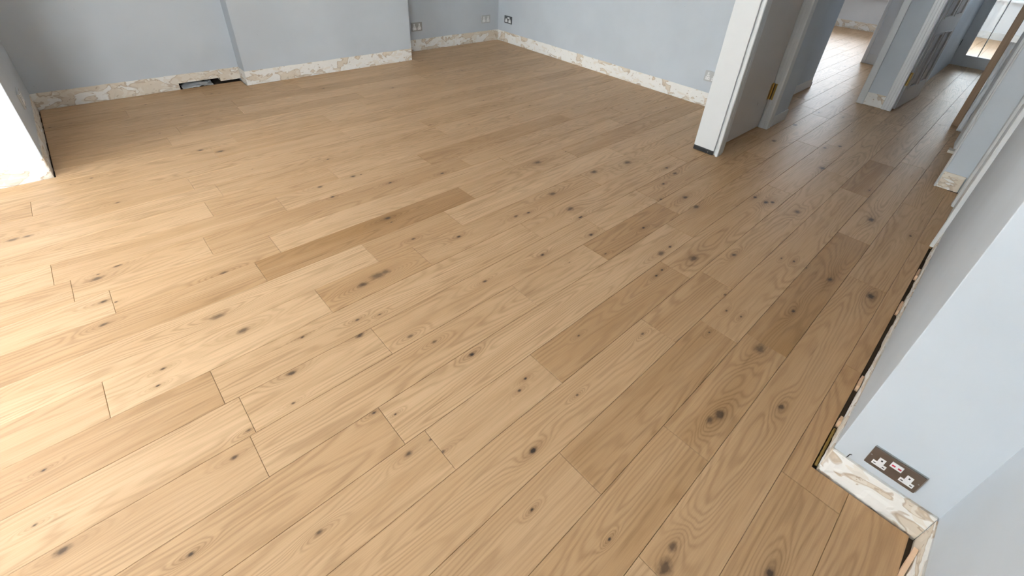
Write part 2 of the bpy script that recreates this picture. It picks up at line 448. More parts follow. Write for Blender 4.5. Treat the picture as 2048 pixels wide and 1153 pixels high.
def plank_mesh(outline, name, org):
    """outline: local plan polygon (CCW) in metres; body with a chamfered top edge"""
    n = len(outline)
    ch, th = 0.0014, 0.0145
    def inset(d):
        res = []
        for i in range(n):
            p0, p1, p2 = Vector(outline[i - 1]), Vector(outline[i]), Vector(outline[(i + 1) % n])
            e1, e2 = (p1 - p0).normalized(), (p2 - p1).normalized()
            n1, n2 = Vector((-e1.y, e1.x)), Vector((-e2.y, e2.x))
            b = n1 + n2
            res.append(p1 + b * (d / max(1e-6, b.dot(n1))))
        return res
    o0, o1 = inset(0.0005), inset(0.0005 + ch)
    vs = [(p.x, p.y, -th) for p in o0] + [(p.x, p.y, -ch) for p in o0] + [(p.x, p.y, 0) for p in o1]
    fs = [tuple(range(2 * n, 3 * n))]
    for i in range(n):
        j = (i + 1) % n
        fs += [(i, j, n + j, n + i), (n + i, n + j, 2 * n + j, 2 * n + i)]
    me = bpy.data.meshes.new(name)
    me.from_pydata(vs, [], fs)
    me.update()
    return me

def add_plank(row, xa, xb, ya, yb, poly=None, full=None):
    """one board; poly overrides the outline (layout units)"""
    ox, oy = (full or (xa, ya))
    pts = poly or [(xa, ya), (xb, ya), (xb, yb), (xa, yb)]
    loc = [((x - ox) * S, (y - oy) * S) for x, y in pts]
    o = link('plank', plank_mesh(loc, 'plank', None), OAK, floor)
    o.location = (ox * S, oy * S, 0)
    tw = TONE.get((row, round(ox, 3)))
    if tw is None:
        tw = (min(0.85, max(0.02, rng.gauss(0.32, 0.12))), max(0.0, rng.gauss(0.15, 0.2)))
    o['tone'], o['warm'] = float(tw[0]), float(tw[1])
    ks = [kk for kk in KNOTS for x, y in (kk[:2],) if xa - .002 <= x < xb and ya <= y < yb]
    explicit = bool(ks)
    if not ks:
        for q in range(rng.choice((0, 0, 1, 1, 2))):
            ks.append((rng.uniform(xa, xb), rng.uniform(ya + .018, yb - .018), rng.choice((.002, .003, .004, .005)), rng.uniform(.35, .85)))
    elif len(ks) < 3 and rng.random() < 0.5:
        ks.append((rng.uniform(xa, xb), rng.uniform(ya + .018, yb - .018), .003, .6))
    ks.sort(key=lambda q: -q[2])
    for i, (x, y, r, sd) in enumerate(ks[:4]):
        o['knot_%d' % i] = [float((x - ox) * S), float((y - oy) * S), float(r * 0.84 * S), float(sd * 0.94)]
    return o

def split_row(row, x0, x1):
    b = sorted(q for q in BUTTS.get(row, []) if x0 < q < x1)
    if not b:
        b = [x0 + rng.uniform(0.3, 1.2)]
    while b[0] - x0 > 1.35:
        b.insert(0, b[0] - rng.uniform(0.8, 1.25))
    i = 0
    while i < len(b) - 1:
        if b[i + 1] - b[i] > 1.55:
            b.insert(i + 1, b[i] + rng.uniform(0.7, min(1.2, b[i + 1] - b[i] - .3)))
        i += 1
    while x1 - b[-1] > 1.35:
        b.append(b[-1] + rng.uniform(0.8, 1.25))
    b = [q for q in b if x0 + .05 < q < x1 - .05]
    b = [x0] + b + [x1]
    return [(round(p, 3), round(q, 3)) for p, q in zip(b, b[1:])]

GAP = 0.006
X_LEFT = -3.58
for i in range(len(EDGE) - 1):
    row = i + K0
    ya, yb = EDGE[i], EDGE[i + 1]
    ym = (ya + yb) / 2
    if row == -3:
        for p, q in split_row(row, -1.45, 0.905):
            add_plank(row, p, q, -0.268, yb)
    elif row == -2:
        for p, q in split_row(row, X_LEFT, 2.90):
            if p >= 0.9:
                add_plank(row, p, q, -0.080 if p < 2.2 else -0.0868, yb)
            elif q > 0.905:
                add_plank(row, p, q, ya, yb, poly=[(p, ya), (0.905, ya), (0.905, -0.080), (q, -0.080), (q, yb), (p, yb)], full=(p, ya))
            else:
                add_plank(row, p, q, ya, yb)
        for p, q in split_row(row, 6.46, 8.88):
            add_plank(row, p, q, ya, yb)
    elif row == -1:
        for p, q in split_row(row, X_LEFT, 3.9):
            add_plank(row, p, q, ya, yb)
        for p, q in split_row(row, 3.9, 8.88):
            add_plank(row, p, q, ya, yb)
    elif row <= 7:
        for p, q in split_row(row, X_LEFT, 7.64 if row >= 6 else 8.88):
            add_plank(row, p, q, ya, yb)
    else:
        x0 = X_LEFT if yb < 2.47 else -0.207 + GAP
        ytop = yb
        if ya < 2.452 < yb:
            for p, q in split_row(row, X_LEFT, 0.45):
                if p < -0.207 and q > -0.2:
                    add_plank(row, p, q, ya, yb, poly=[(p, ya), (q, ya), (q, yb), (-0.2, yb), (-0.2, 2.444), (p, 2.444)], full=(p, ya))
                elif q <= -0.2:
                    add_plank(row, p, q, ya, 2.444)
                else:
                    add_plank(row, p, q, ya, yb)
            x0 = 0.45
        if ya < 3.22:
            if yb <= 3.218:
                for p, q in split_row(row, x0, 2.985 - GAP):
                    add_plank(row, p, q, ya, yb)
            else:
                for a, b, top in ((x0, 0.748, 3.337), (0.748, 1.937, 3.218), (1.937, 2.979, 3.430)):
                    for p, q in split_row(row, a, b):
                        add_plank(row, p, q, ya, min(yb, top))
        else:
            for a, b, top in ((x0, 0.748, 3.337), (1.937, 2.979, 3.430)):
                if top - ya > 0.02:
                    for p, q in split_row(row, a, b):
                        add_plank(row, p, q, ya, min(yb, top))
        if row <= 17:
            for p, q in split_row(row, 4.02, 7.64):
                add_plank(row, p, q, ya, yb)

# ------------------------------------------------------------------ walls
H = 1.62
SK = 0.084                                      # height of the band left by the old skirting

def band(name, p0, p1, normal, parent_label, bias=0.0, h=SK, z0=-0.010, depth=0.06, seedv=0.0, holes=None):
    """bare plaster band along p0->p1 (plan): relief grid in front, ragged top edge, closed at the back"""
    p0, p1, nrm = Vector(p0), Vector(p1), Vector(normal)
    L = (p1 - p0).length
    d = (p1 - p0) / L
    nx = max(6, int(L * S / 0.014))
    nz = 9
    bm = bmesh.new()
    grid = []
    for i in range(nx + 1):
        s = L * i / nx
        colm = []
        top = h + 0.0022 * noise.noise((s * 22 + seedv, 1.3, 0)) + 0.0012 * noise.noise((s * 80 + seedv, 5.3, 0))
        bot = z0
        for j in range(nz + 1):
            z = bot + (top - bot) * j / nz
            w = noise.noise((s * 16 + seedv, z * 30, 2.7))
            w2 = noise.noise((s * 60 + seedv, z * 80, 8.7))
            off = 0.0012 + (0.0010 if w > 0.04 else -0.0008) + 0.0005 * w2
            if i in (0, nx):
                off = 0.0006
            q = p0 + d * s + nrm * off
            colm.append(bm.verts.new((q.x * S, q.y * S, z * S)))
        grid.append(colm)
    for i in range(nx):
        for j in range(nz):
            bm.faces.new((grid[i][j], grid[i + 1][j], grid[i + 1][j + 1], grid[i][j + 1]))
    # back
    back = []
    for i in (0, nx):
        q = p0 + d * (L * i / nx) - nrm * depth
        back.append([bm.verts.new((q.x * S, q.y * S, z * S)) for z in (z0, h)])
    bm.faces.new([grid[i][nz] for i in range(nx + 1)] + [back[1][1], back[0][1]])
    bm.faces.new([grid[i][0] for i in range(nx, -1, -1)] + [back[0][0], back[1][0]])
    bm.faces.new([grid[0][j] for j in range(nz + 1)] + [back[0][1], back[0][0]])
    bm.faces.new([grid[nx][j] for j in range(nz, -1, -1)] + [back[1][0], back[1][1]])
    bm.faces.new((back[0][0], back[0][1], back[1][1], back[1][0]))
    o = finish(bm, name, PLASTER)
    o['bias'] = float(bias)
    struct(o, parent_label, 'skirting band')
    return o

# room shell: painted walls start above the bare band
struct(boxes('wall_back', [(0.755, 1.930, 3.225, 3.56, SK - .003, H), (0.760, 1.925, 3.230, 3.56, -.02, SK - .004)], GREY, bevel=0.004), 'grey painted chimney breast projecting between the two alcoves', 'wall')
struct(boxes('wall_back_left', [(-0.22, 0.76, 3.345, 3.56, SK - .003, H), (-0.22, 0.40, 3.350, 3.56, -.02, SK - .004)], GREY), 'grey painted back wall of the left alcove', 'wall')
struct(boxes('wall_back_right', [(1.92, 3.02, 3.438, 3.56, SK - .003, H), (1.92, 3.02, 3.443, 3.56, -.02, SK - .004)], GREY), 'darker grey wall of the narrow alcove in the far corner', 'wall')
struct(boxes('wall_right', [(2.985, 3.06, 0.997, 3.56, SK - .003, H), (2.990, 3.06, 0.997, 3.56, -.02, SK - .004)], GREY), 'long light grey wall meeting the far corner', 'wall')
w = WIN_BAY
struct(boxes('wall_left_return', [(w['x1'], -0.207, 2.452, 3.56, SK - .003, H), (w['x1'], -0.212, 2.457, 3.56, -.02, SK - .004)], GREY, bevel=0.003), 'pale wall block at the left edge beside the alcove', 'wall')
struct(boxes('wall_left_bay', [(-3.70, w['x1'], 2.457, 2.56, -.02, SK - .004), (-3.70, w['x1'], 2.452, 2.56, SK - .003, w['z0']), (-3.70, w['x1'], 2.452, 2.56, w['z1'], H), (-3.70, w['x0'], 2.452, 2.56, w['z0'], w['z1'])], GREY),
       'grey wall below and above the added bay window left of the frame', 'wall')
w = WIN_MAIN
struct(boxes('wall_left', [(-3.70, -3.60, -0.40, 2.46, 0, w['z0']), (-3.70, -3.60, -0.40, 2.46, w['z1'], H),
                           (-3.70, -3.60, -0.40, w['y0'], w['z0'], w['z1']), (-3.70, -3.60, w['y1'], 2.46, w['z0'], w['z1'])], GREY),
       'grey wall around the added wide main window', 'wall')
w = WIN_FRONT
struct(boxes('wall_front', [(-3.70, 0.92, -0.42, -0.284, -.02, SK - .004), (-3.70, 0.913, -0.42, -0.279, SK - .003, w['z0']), (-3.70, 0.913, -0.42, -0.279, w['z1'], H), (-3.70, w['x0'], -0.42, -0.279, w['z0'], w['z1']),
                            (w['x1'], 0.913, -0.42, -0.279, w['z0'], w['z1'])], GREY), 'plain grey wall at the lower right corner', 'wall')
struct(boxes('wall_front_pier', [(0.913, 2.226, -0.42, -0.091, SK - .003, H), (0.918, 2.226, -0.42, -0.096, -.02, SK - .004)], GREY, bevel=0.003), 'grey wall pier carrying the bronze socket', 'wall')
struct(box('wall_light_blocker', -1.75, -1.46, -0.42, 0.68, 0, H, GREY), 'unseen grey wall added behind the camera to shade the pier', 'wall')  # unseen blocker, added to keep left window light off the pier
struct(box('ceiling', -3.70, 9.0, -0.52, 3.56, H, H + 0.05, CEIL), 'plain white ceiling', 'ceiling')

band('baseboard_back', (0.757, 3.225), (1.930, 3.225), (0, -1), 'white and beige stripped plaster band along the chimney breast', -0.06, seedv=3.1)
band('baseboard_back_side', (0.755, 3.343), (0.755, 3.226), (-1, 0), 'white chipped plaster band on the short left side of the chimney breast', -0.14, seedv=9.1)
band('baseboard_back_right', (1.930, 3.438), (2.984, 3.438), (0, -1), 'patchy brown and cream plaster band in the far corner alcove', -0.015, seedv=5.7, h=.088)
band('baseboard_right', (2.985, 3.437), (2.985, 1.0), (-1, 0), 'mostly white stripped plaster band along the right wall', -0.08, seedv=14.0, h=.088)
band('baseboard_left_front', (-3.58, 2.452), (-0.209, 2.452), (0, -1), 'cream plaster band on the pale wall block at the left edge', -0.03, seedv=21.0, h=.087)
band('baseboard_left_side', (-0.207, 2.454), (-0.207, 3.344), (1, 0), 'shaded plaster band on the alcove side of the left wall block', 0.05, seedv=25.0, h=.087)
band('baseboard_front_end', (0.913, -0.093), (0.913, -0.278), (-1, 0), 'white and peach filler band below the bronze socket', -0.07, seedv=33.0, h=.076, z0=-0.012)
band('baseboard_front_pier', (2.222, -0.091), (0.915, -0.091), (0, 1), 'thin pale plaster edge where skirting was torn from the pier', -0.02, seedv=41.0, h=.076, z0=-0.012)
band('baseboard_front', (0.911, -0.279), (-1.455, -0.279), (0, 1), 'pale plaster band running out of the lower right corner', -0.03, seedv=47.0, h=.076, z0=-0.012)
# left alcove band: three pieces round the hole
band('baseboard_back_left', (-0.206, 3.345), (0.421, 3.345), (0, -1), 'tan and white patchy plaster band left of the floor level hole', 0.035, seedv=1.7)
band('baseboard_back_left_corner', (0.640, 3.345), (0.754, 3.345), (0, -1), 'cream plaster band between the hole and the chimney breast', 0.02, seedv=2.2, z0=0.013)
band('baseboard_back_left_lintel', (0.4212, 3.345), (0.6398, 3.345), (0, -1), 'narrow cream plaster strip above the dark floor level hole', 0.05, seedv=2.9, z0=0.034)
struct(boxes('wall_back_left_cavity', [(0.36, 0.76, 3.50, 3.51, -0.02, 0.09), (0.36, 0.41, 3.41, 3.50, -0.02, 0.09), (0.71, 0.76, 3.41, 3.50, -0.02, 0.09),
                                       (0.36, 0.76, 3.41, 3.50, 0.085, 0.09)], DARK), 'black void behind the floor level hole in the alcove wall', 'wall')

# crumpled polythene in the hole
bm = bmesh.new()
G = []
for i in range(27):
    c = []
    for j in range(9):
        x = 0.436 + 0.165 * i / 26
        y = 3.366 + 0.07 * j / 8
        z = -0.011 + 0.014 * j / 8 + 0.011 * noise.noise((x * 38, y * 60, 1.0)) + 0.006 * noise.noise((x * 120, y * 120, 4.0))
        z += 0.006 * math.sin(i / 26 * math.pi)
        c.append(bm.verts.new((x * S, y * S, max(-0.009, z) * S)))
    G.append(c)
for i in range(26):
    for j in range(8):
        bm.faces.new((G[i][j], G[i + 1][j], G[i + 1][j + 1], G[i][j + 1]))
sheet = finish(bm, 'plastic_sheet', POLY, smooth=True)
md = sheet.modifiers.new('thickness', 'SOLIDIFY'); md.thickness = 0.0015
tag(sheet, 'crumpled translucent plastic sheet inside the dark hole in the alcove wall', 'plastic sheet')

# ------------------------------------------------------------------ windows, mostly unseen ones added for light (behind the camera and in the far rooms)
def window(n, x, y0, y1, z0, z1, bars, label, inward, pane=None):
    fr = 0.03
    dx = 0.02
    root = boxes('window_%d' % n, [(x - dx, x + dx, y0, y1, z0, z0 + fr), (x - dx, x + dx, y0, y1, z1 - fr, z1),
                                   (x - dx, x + dx, y0, y0 + fr, z0 + fr, z1 - fr), (x - dx, x + dx, y1 - fr, y1, z0 + fr, z1 - fr)], SASH)
    struct(root, label, 'window')
    ys = [y0 + fr] + [y0 + (y1 - y0) * k / bars for k in range(1, bars)] + [y1 - fr]
    for k in range(1, bars):
        box('mullion', x - dx, x + dx, ys[k] - .014, ys[k] + .014, z0 + fr, z1 - fr, SASH, root)
    for k in range(bars):
        a = ys[k] + (.014 if k else 0)
        b = ys[k + 1] - (.014 if k < bars - 1 else 0)
        box('pane', x - .002, x + .002, a, b, z0 + fr, z1 - fr, pane or GLASS, root)
    s = inward
    box('window_sill', min(x + s * .02, x + s * .11), max(x + s * .02, x + s * .11), y0 - .02, y1 + .02, z0 - .02, z0 - .001, SASH, root)
    return root
w = WIN_MAIN
window(1, -3.65, w['y0'], w['y1'], w['z0'], w['z1'], 4, 'unseen wide white framed window added to light the room from the left', 1)  # added out of view as the main daylight source

def window_y(n, y, x0, x1, z0, z1, bars, label, pane=None):
    fr = .03
    root = boxes('window_%d' % n, [(x0, x1, y - .02, y + .02, z0, z0 + fr), (x0, x1, y - .02, y + .02, z1 - fr, z1),
                                   (x0, x0 + fr, y - .02, y + .02, z0 + fr, z1 - fr), (x1 - fr, x1, y - .02, y + .02, z0 + fr, z1 - fr)], SASH)
    struct(root, label, 'window')
    xs = [x0 + fr] + [x0 + (x1 - x0) * k / bars for k in range(1, bars)] + [x1 - fr]
    for k in range(1, bars):
        box('mullion', xs[k] - .014, xs[k] + .014, y - .02, y + .02, z0 + fr, z1 - fr, SASH, root)
    for k in range(bars):
        box('pane', xs[k] + (.014 if k else 0), xs[k + 1] - (.014 if k < bars - 1 else 0), y - .002, y + .002, z0 + fr, z1 - fr, pane or GLASS, root)
w = WIN_FRONT
window_y(4, -.37, w['x0'], w['x1'], w['z0'], w['z1'], 2, 'unseen white framed window added for light in the wall behind the camera')  # added out of view to light the chimney breast
w = WIN_BAY
window_y(5, 2.53, w['x0'], w['x1'], w['z0'], w['z1'], 2, 'unseen white framed bay window added for light left of the pale wall block')  # added out of view for floor haze and light on the pier

# ------------------------------------------------------------------ stub wall with lining, architrave and flush door
struct(boxes('wall_hall_stub', [(2.293, 2.372, 0.890, 0.995, 0, 1.30), (2.293, 2.985, 0.880, 0.995, 1.30, H), (2.372, 2.93, 0.955, 0.995, 0, 1.30)], GREY),
       'short wall end dividing the room from the hallway', 'wall')
lining = box('trim_1', 2.282, 2.293, 0.8845, 0.999, 0.0235, H, TRIM, bevel=0.004)
struct(lining, 'broad white lining board on the wall end by the hallway', 'trim')
arch = prism('trim_2', [(2.296, .890), (2.296, .8735), (2.2855, .8735), (2.2845, .8725), (2.2845, .8640), (2.2875, .8605), (2.312, .8605), (2.314, .8635), (2.322, .8635),
                        (2.324, .8615), (2.344, .8640), (2.347, .8675), (2.368, .8690), (2.371, .8720), (2.371, .890)], 0.0, H, TRIM)
struct(arch, 'moulded white architrave next to the broad lining board', 'trim')
pk = boxes('floor_packer', [(2.281, 2.292, 0.8865, 0.998, 0.0005, 0.0225)], BLACK, bevel=0.004)
boxes('rim', [(2.2795, 2.2812, 0.890, 0.995, 0.0165, 0.0200), (2.2795, 2.2812, 0.890, 0.995, 0.003, 0.006)], BLACK, pk, bevel=0.0008)
bm = bmesh.new(); bmesh.ops.create_uvsphere(bm, u_segments=10, v_segments=6, radius=0.0045, matrix=Matrix.Translation((2.2805 * S, 0.914 * S, 0.011 * S)))
finish(bm, 'screw_head', STEEL, pk, smooth=True)
tag(pk, 'black plastic packer filling the gap under the white lining board', 'packer')

door1 = box('door_1', 2.373, 2.917, 0.9160, 0.9440, 0.006, 1.295, DOORW, bevel=0.003)
struct(door1, 'plain off white flush door beside the white lining board', 'door')
for dz in (0, .010):
    bm = bmesh.new(); cyl(bm, (0, 0), .0032, -0.0012, 0.0012, 10)
    bmesh.ops.transform(bm, matrix=Matrix.Translation((2.774 * S, .9158 * S, (.169 + dz) * S)) @ Matrix.Rotation(math.pi / 2, 4, 'X'), verts=bm.verts)
    finish(bm, 'screw_hole', DARK, door1)

def hinge(parent, x, y, z0, z1, leaf_boxes):
    """brass butt hinge as a part: knuckle with five barrels plus leaves and screws"""
    bm = bmesh.new()
    n = 5
    for i in range(n):
        a = z0 + (z1 - z0) * i / n
        b = z0 + (z1 - z0) * (i + 1) / n
        cyl(bm, (x * S, y * S), .0046 * S, a * S + .0006, b * S - .0006, 12)
    cyl(bm, (x * S, y * S), .0052 * S, z1 * S, z1 * S + .004, 12)
    for b in leaf_boxes:
        bm_box(bm, *b)
    return finish(bm, 'hinge', BRASS, parent)
hg = hinge(door1, 2.9165, 0.9115, 0.176, 0.270, [(2.894, 2.915, .9145, .9165, .176, .270), (2.9185, 2.9202, .892, .911, .176, .270)])
for zz in (.190, .223, .256):
    bm = bmesh.new(); cyl(bm, (0, 0), .0042, -.0008, .0008, 10)
    bmesh.ops.transform(bm, matrix=Matrix.Translation((2.905 * S, .9143 * S, zz * S)) @ Matrix.Rotation(math.pi / 2, 4, 'X'), verts=bm.verts)
    finish(bm, 'screw', BRASS, hg)

cas = prism('trim_3', [(2.920, .955), (2.920, .9145), (2.9185, .912), (2.9185, .902), (2.9205, .900), (2.9205, .886), (2.9190, .884), (2.9190, .872), (2.923, .8650),
                       (2.930, .8640), (2.972, .8640), (2.976, .8670), (2.990, .8680), (2.996, .8730), (2.996, .955)], 0.0, H, TRIM)
struct(cas, 'ridged white door casing carrying the brass hinge', 'trim')
struct(box('wall_hall_left', 2.990, 3.215, 0.873, 1.112, 0, H, GREY, bevel=0.004), 'narrow dark grey hall wall right of the hinged casing', 'wall')
struct(prism('baseboard_hall', [(2.997, .873), (2.997, .8655), (3.212, .8655), (3.219, .870), (3.222, .876), (3.222, .95), (3.215, .95), (3.215, .873)], 0.0, .067, TRIM, bevel=.003),
       'short white skirting wrapping the hall wall corner', 'skirting')
struct(box('wall_corridor', 3.210, 4.165, 1.040, 1.112, 0, H, GREY), 'grey corridor wall next to the bright room opening', 'wall')
struct(box('baseboard_corridor', 3.24, 4.148, 1.0325, 1.040, 0.004, .069, TRIM, bevel=.003), 'white skirting at the foot of the corridor wall', 'skirting')
eb = box('skirting_offcut', 4.149, 4.170, 1.033, 1.046, 0.0005, .040, BLACK, bevel=.002)
tag(eb, 'small black end piece beside the corridor skirting', 'packer')

# ------------------------------------------------------------------ pillar between corridor and hall
struct(boxes('wall_pillar', [(4.066, 6.44, .470, .678, SK, H), (4.10, 6.44, .470, .678, 0, SK)], GREY), 'grey pillar face between the corridor and the hall', 'wall')
pb = band('baseboard_pillar', (4.066, .640), (4.066, .524), (-1, 0), 'white filler band with a brown stain at the pillar foot', -0.10, seedv=61.0, h=.090, z0=0.002, depth=.03)
struct(prism('trim_4', [(4.090, .6395), (4.056, .6395), (4.054, .6420), (4.054, .6780), (4.057, .6815), (4.090, .6815)], 0.002, H, TRIM), 'white lining strip on the left edge of the pillar', 'trim')
struct(prism('trim_5', [(4.090, .5245), (4.057, .5245), (4.054, .521), (4.054, .508), (4.056, .506), (4.056, .492), (4.052, .488), (4.052, .477), (4.056, .4735), (4.056, .470),
                        (4.050, .4665), (4.052, .4625), (4.090, .4625)], 0.002, H, TRIM), 'ridged white casing on the right edge of the pillar', 'trim')

# open panelled door, hinged on the pillar
def panel_door(name, A, B, th, z0, z1, mat):
    A, B = Vector(A), Vector(B)
    L = (B - A).length
    ang = math.atan2(B.y - A.y, B.x - A.x)
    root = bpy.data.objects.new(name, None); C.objects.link(root)
    root.empty_display_size = .05
    root.location = (A.x * S, A.y * S, 0)
    root.rotation_euler = (0, 0, ang)
    st = 0.068
    y0, y1 = 0.0, th
    for a, b in ((0, st), (L - st, L)):
        box('stile', a, b, y0, y1, z0, z1, mat, root, bevel=.002)
    mid = L / 2
    rails = [(z0, z0 + .13), (.50, .60), (z1 - .08, z1)]
    for a, b in rails:
        box('rail', st, L - st, y0, y1, a, b, mat, root, bevel=.002)
    cells = [(rails[0][1], rails[1][0]), (rails[1][1], rails[2][0])]
    for a, b in cells:
        box('muntin', mid - .03, mid + .03, y0, y1, a, b, mat, root, bevel=.002)
        for p, q in ((st, mid - .03), (mid + .03, L - st)):
            # raised and fielded panel with sloping margins
            bm = bmesh.new()
            yb, yc = th * .40, th * .16
            m = .026
            o = [(p, a), (q, a), (q, b), (p, b)]
            i_ = [(p + m, a + m), (q - m, a + m), (q - m, b - m), (p + m, b - m)]
            vo = [bm.verts.new((x * S, yb * S, z * S)) for x, z in o]
            vi = [bm.verts.new((x * S, yc * S, z * S)) for x, z in i_]
            vb = [bm.verts.new((x * S, th * .7 * S, z * S)) for x, z in o]
            for k in range(4):
                bm.faces.new((vo[k], vo[(k + 1) % 4], vi[(k + 1) % 4], vi[k]))
                bm.faces.new((vb[k], vb[(k + 1) % 4], vo[(k + 1) % 4], vo[k]))
            bm.faces.new(vi); bm.faces.new(vb[::-1])
            pn = finish(bm, 'panel', mat, root)
            # bolection moulding round the panel
            bm = bmesh.new()
            w_ = .010
            for (xa, xb, za, zb) in ((p, q, a, a + w_), (p, q, b - w_, b), (p, p + w_, a + w_, b - w_), (q - w_, q, a + w_, b - w_)):
                bm_box(bm, xa, xb, -.004, yb, za, zb)
            finish(bm, 'moulding', mat, pn, bevel=.002)
    return root
d2 = panel_door('door_2', (4.118, .4535), (4.700, .4165), .026, .008, 1.27, PANELDOOR)
struct(d2, 'glossy panelled door standing open against the hall', 'door')
box('edge_strip', -.0015, .0, .001, .025, .010, 1.268, TRIM, d2)
hinge(d2, -.004, .001, .176, .262, [(-.0035, -.0015, .002, .020, .176, .262), (-.030, -.005, .0005, .0025, .176, .262)])

# ------------------------------------------------------------------ glazed door at the end of the hall
struct(boxes('wall_hall_end', [(6.44, 6.50, .556, .70, 0, H), (6.44, 6.50, -.10, .556, 1.30, H), (6.44, 6.50, -.42, -.06, 0, H)], GREY), 'grey wall framing the glazed door at the hall end', 'wall')
struct(boxes('trim_6', [(6.415, 6.50, .476, .556, 0, 1.30), (6.415, 6.50, -.085, -.015, 0, 1.30), (6.415, 6.50, -.085, .556, 1.30, 1.36)], TRIM, bevel=.004),
       'pale grey frame round the glazed door', 'trim')
struct(box('baseboard_hall_end', 6.428, 6.44, .556, .580, 0, .080, TRIM, bevel=.003), 'short skirting left of the glazed door frame', 'skirting')
d3 = empty('door_3', (6.44, .473, 0))
struct(d3, 'glazed door with a low pale rail at the end of the hall', 'door')
def part3(name, *b, mat=TRIM, bevel=.003):
    return adopt(box(name, *b, mat, None, bevel), d3)
part3('stile', 6.43, 6.458, .386, .4725, .0015, 1.29)
part3('stile', 6.43, 6.458, -.012, .070, .0015, 1.29)
part3('rail', 6.43, 6.458, .070, .386, .0015, .107)
part3('rail', 6.43, 6.458, .070, .386, 1.20, 1.29)
for yy in (.292, .178):
    part3('glazing_bar', 6.436, 6.452, yy - .004, yy + .004, .107, 1.20, bevel=.001)
for a, b in ((.070, .174), (.182, .288), (.296, .386)):
    part3('pane', 6.442, 6.446, a, b, .107, 1.20, mat=GLASS, bevel=0)
part3('hinge', 6.424, 6.4295, .466, .480, .180, .238, mat=BLACK, bevel=.001)

# rooms beyond
w = WIN_ROOM
struct(boxes('wall_room_far', [(7.66, 7.72, .94, 3.56, 0.086, w['z0']), (7.66, 7.72, .94, 3.56, w['z1'], H), (7.66, 7.72, .94, w['y0'], w['z0'], w['z1']),
                               (7.66, 7.72, w['y1'], 3.56, w['z0'], w['z1'])], WHITEWALL), 'pale far wall of the bright side room', 'wall')
window(2, 7.69, w['y0'], w['y1'], w['z0'], w['z1'], 2, 'window above the far wall of the bright side room', -1, DIM_GLASS)
band('baseboard_room_far', (7.66, 3.0), (7.66, 1.0), (-1, 0), 'stripped cream plaster band in the bright side room', -0.02, seedv=71.0, h=.090, z0=-.012)
struct(boxes('wall_corridor_end', [(5.556, 5.62, .937, 1.040, 0, H), (5.62, 7.66, .937, 1.00, 0, H), (5.556, 5.60, .678, .937, 0, H)], WHITEWALL), 'pale wall end between corridor and bright side room', 'wall')
struct(prism('trim_7', [(5.556, 1.0425), (5.545, 1.0425), (5.542, 1.038), (5.542, 1.014), (5.548, 1.010), (5.556, 1.010)], .002, H, TRIM), 'thin white lining on the corridor wall end', 'trim')
struct(box('baseboard_corridor_end', 5.547, 5.556, .68, 1.008, .001, .092, TRIM, bevel=.003), 'white skirting on the corridor end wall', 'skirting')
struct(boxes('wall_room_side', [(3.06, 7.72, 3.44, 3.56, 0, .50), (3.06, 7.72, 3.44, 3.56, 1.20, H), (3.06, 5.3, 3.44, 3.56, .50, 1.20), (6.5, 7.72, 3.44, 3.56, .50, 1.20)], WHITEWALL), 'pale side wall of the bright side room', 'wall')
window_y(6, 3.50, 5.3, 6.5, .50, 1.20, 2, 'unseen window added for light in the side wall of the bright side room', DIM_GLASS)  # added out of view to brighten the side room wall and floor
w = WIN_FAR
struct(boxes('wall_far_room', [(8.9, 8.96, -.52, 1.05, .088, w['z0']), (8.9, 8.96, -.52, 1.05, w['z1'], H), (8.9, 8.96, -.52, w['y0'], w['z0'], w['z1']),
                               (8.9, 8.96, w['y1'], 1.05, w['z0'], w['z1'])], WHITEWALL), 'pale far wall seen through the glazed door', 'wall')
window(3, 8.93, w['y0'], w['y1'], w['z0'], w['z1'], 2, 'window added to light the room beyond the glazed door', -1, DIM_GLASS)  # added to brighten the end room and the hall floor sheen
struct(box('baseboard_far_room', 8.885, 8.96, -.50, 1.0, -.012, .088, TRIM, bevel=.003), 'white skirting seen through the glazed door', 'skirting')
struct(boxes('wall_far_room_side', [(6.50, 8.96, -.52, -.45, 0, .45), (6.50, 8.96, -.52, -.45, 1.35, H), (6.50, 7.0, -.52, -.45, .45, 1.35), (8.5, 8.96, -.52, -.45, .45, 1.35),
                                    (7.66, 8.96, 1.0, 1.05, 0, H)], WHITEWALL), 'side walls of the room beyond the glazed door', 'wall')

window_y(7, -.49, 7.0, 8.5, .45, 1.35, 2, 'unseen side window added to light the room beyond the glazed door', DIM_GLASS)  # added out of view to brighten the end room floor

# ------------------------------------------------------------------ hall right side
struct(boxes('wall_hall_right', [(2.903, 3.60, -.42, .0135, SK, H), (2.915, 3.60, -.42, .0135, 0, SK)], GREY, bevel=0), 'grey wall nib between the right hand door and the oak post', 'wall')
band('baseboard_hall_right', (2.903, .0125), (2.903, -.072), (-1, 0), 'cream plaster band with brown stains on the wall nib', 0.02, seedv=81.0, h=.083, z0=.002, depth=.012)
struct(prism('trim_8', [(2.899, .0125), (2.897, .0175), (2.905, .0215), (3.175, .0225), (3.178, .0125)], .001, H, TRIM), 'white corner bead on the wall nib', 'trim')
struct(prism('trim_9', [(3.560, .0135), (3.560, .030), (3.565, .036), (3.735, .052), (3.752, .050), (3.752, .0135)], .002, H, TRIM), 'white lining edge behind the wall nib', 'trim')
CREAM = plain('cream_primed_wood', (0.62, 0.575, 0.50), 0.6)
bx = box('timber_offcut', 3.50, 3.556, .016, .056, .0005, .016, CREAM, bevel=.002)
tag(bx, 'pale timber offcut on the floor by the hall wall edge', 'offcut')
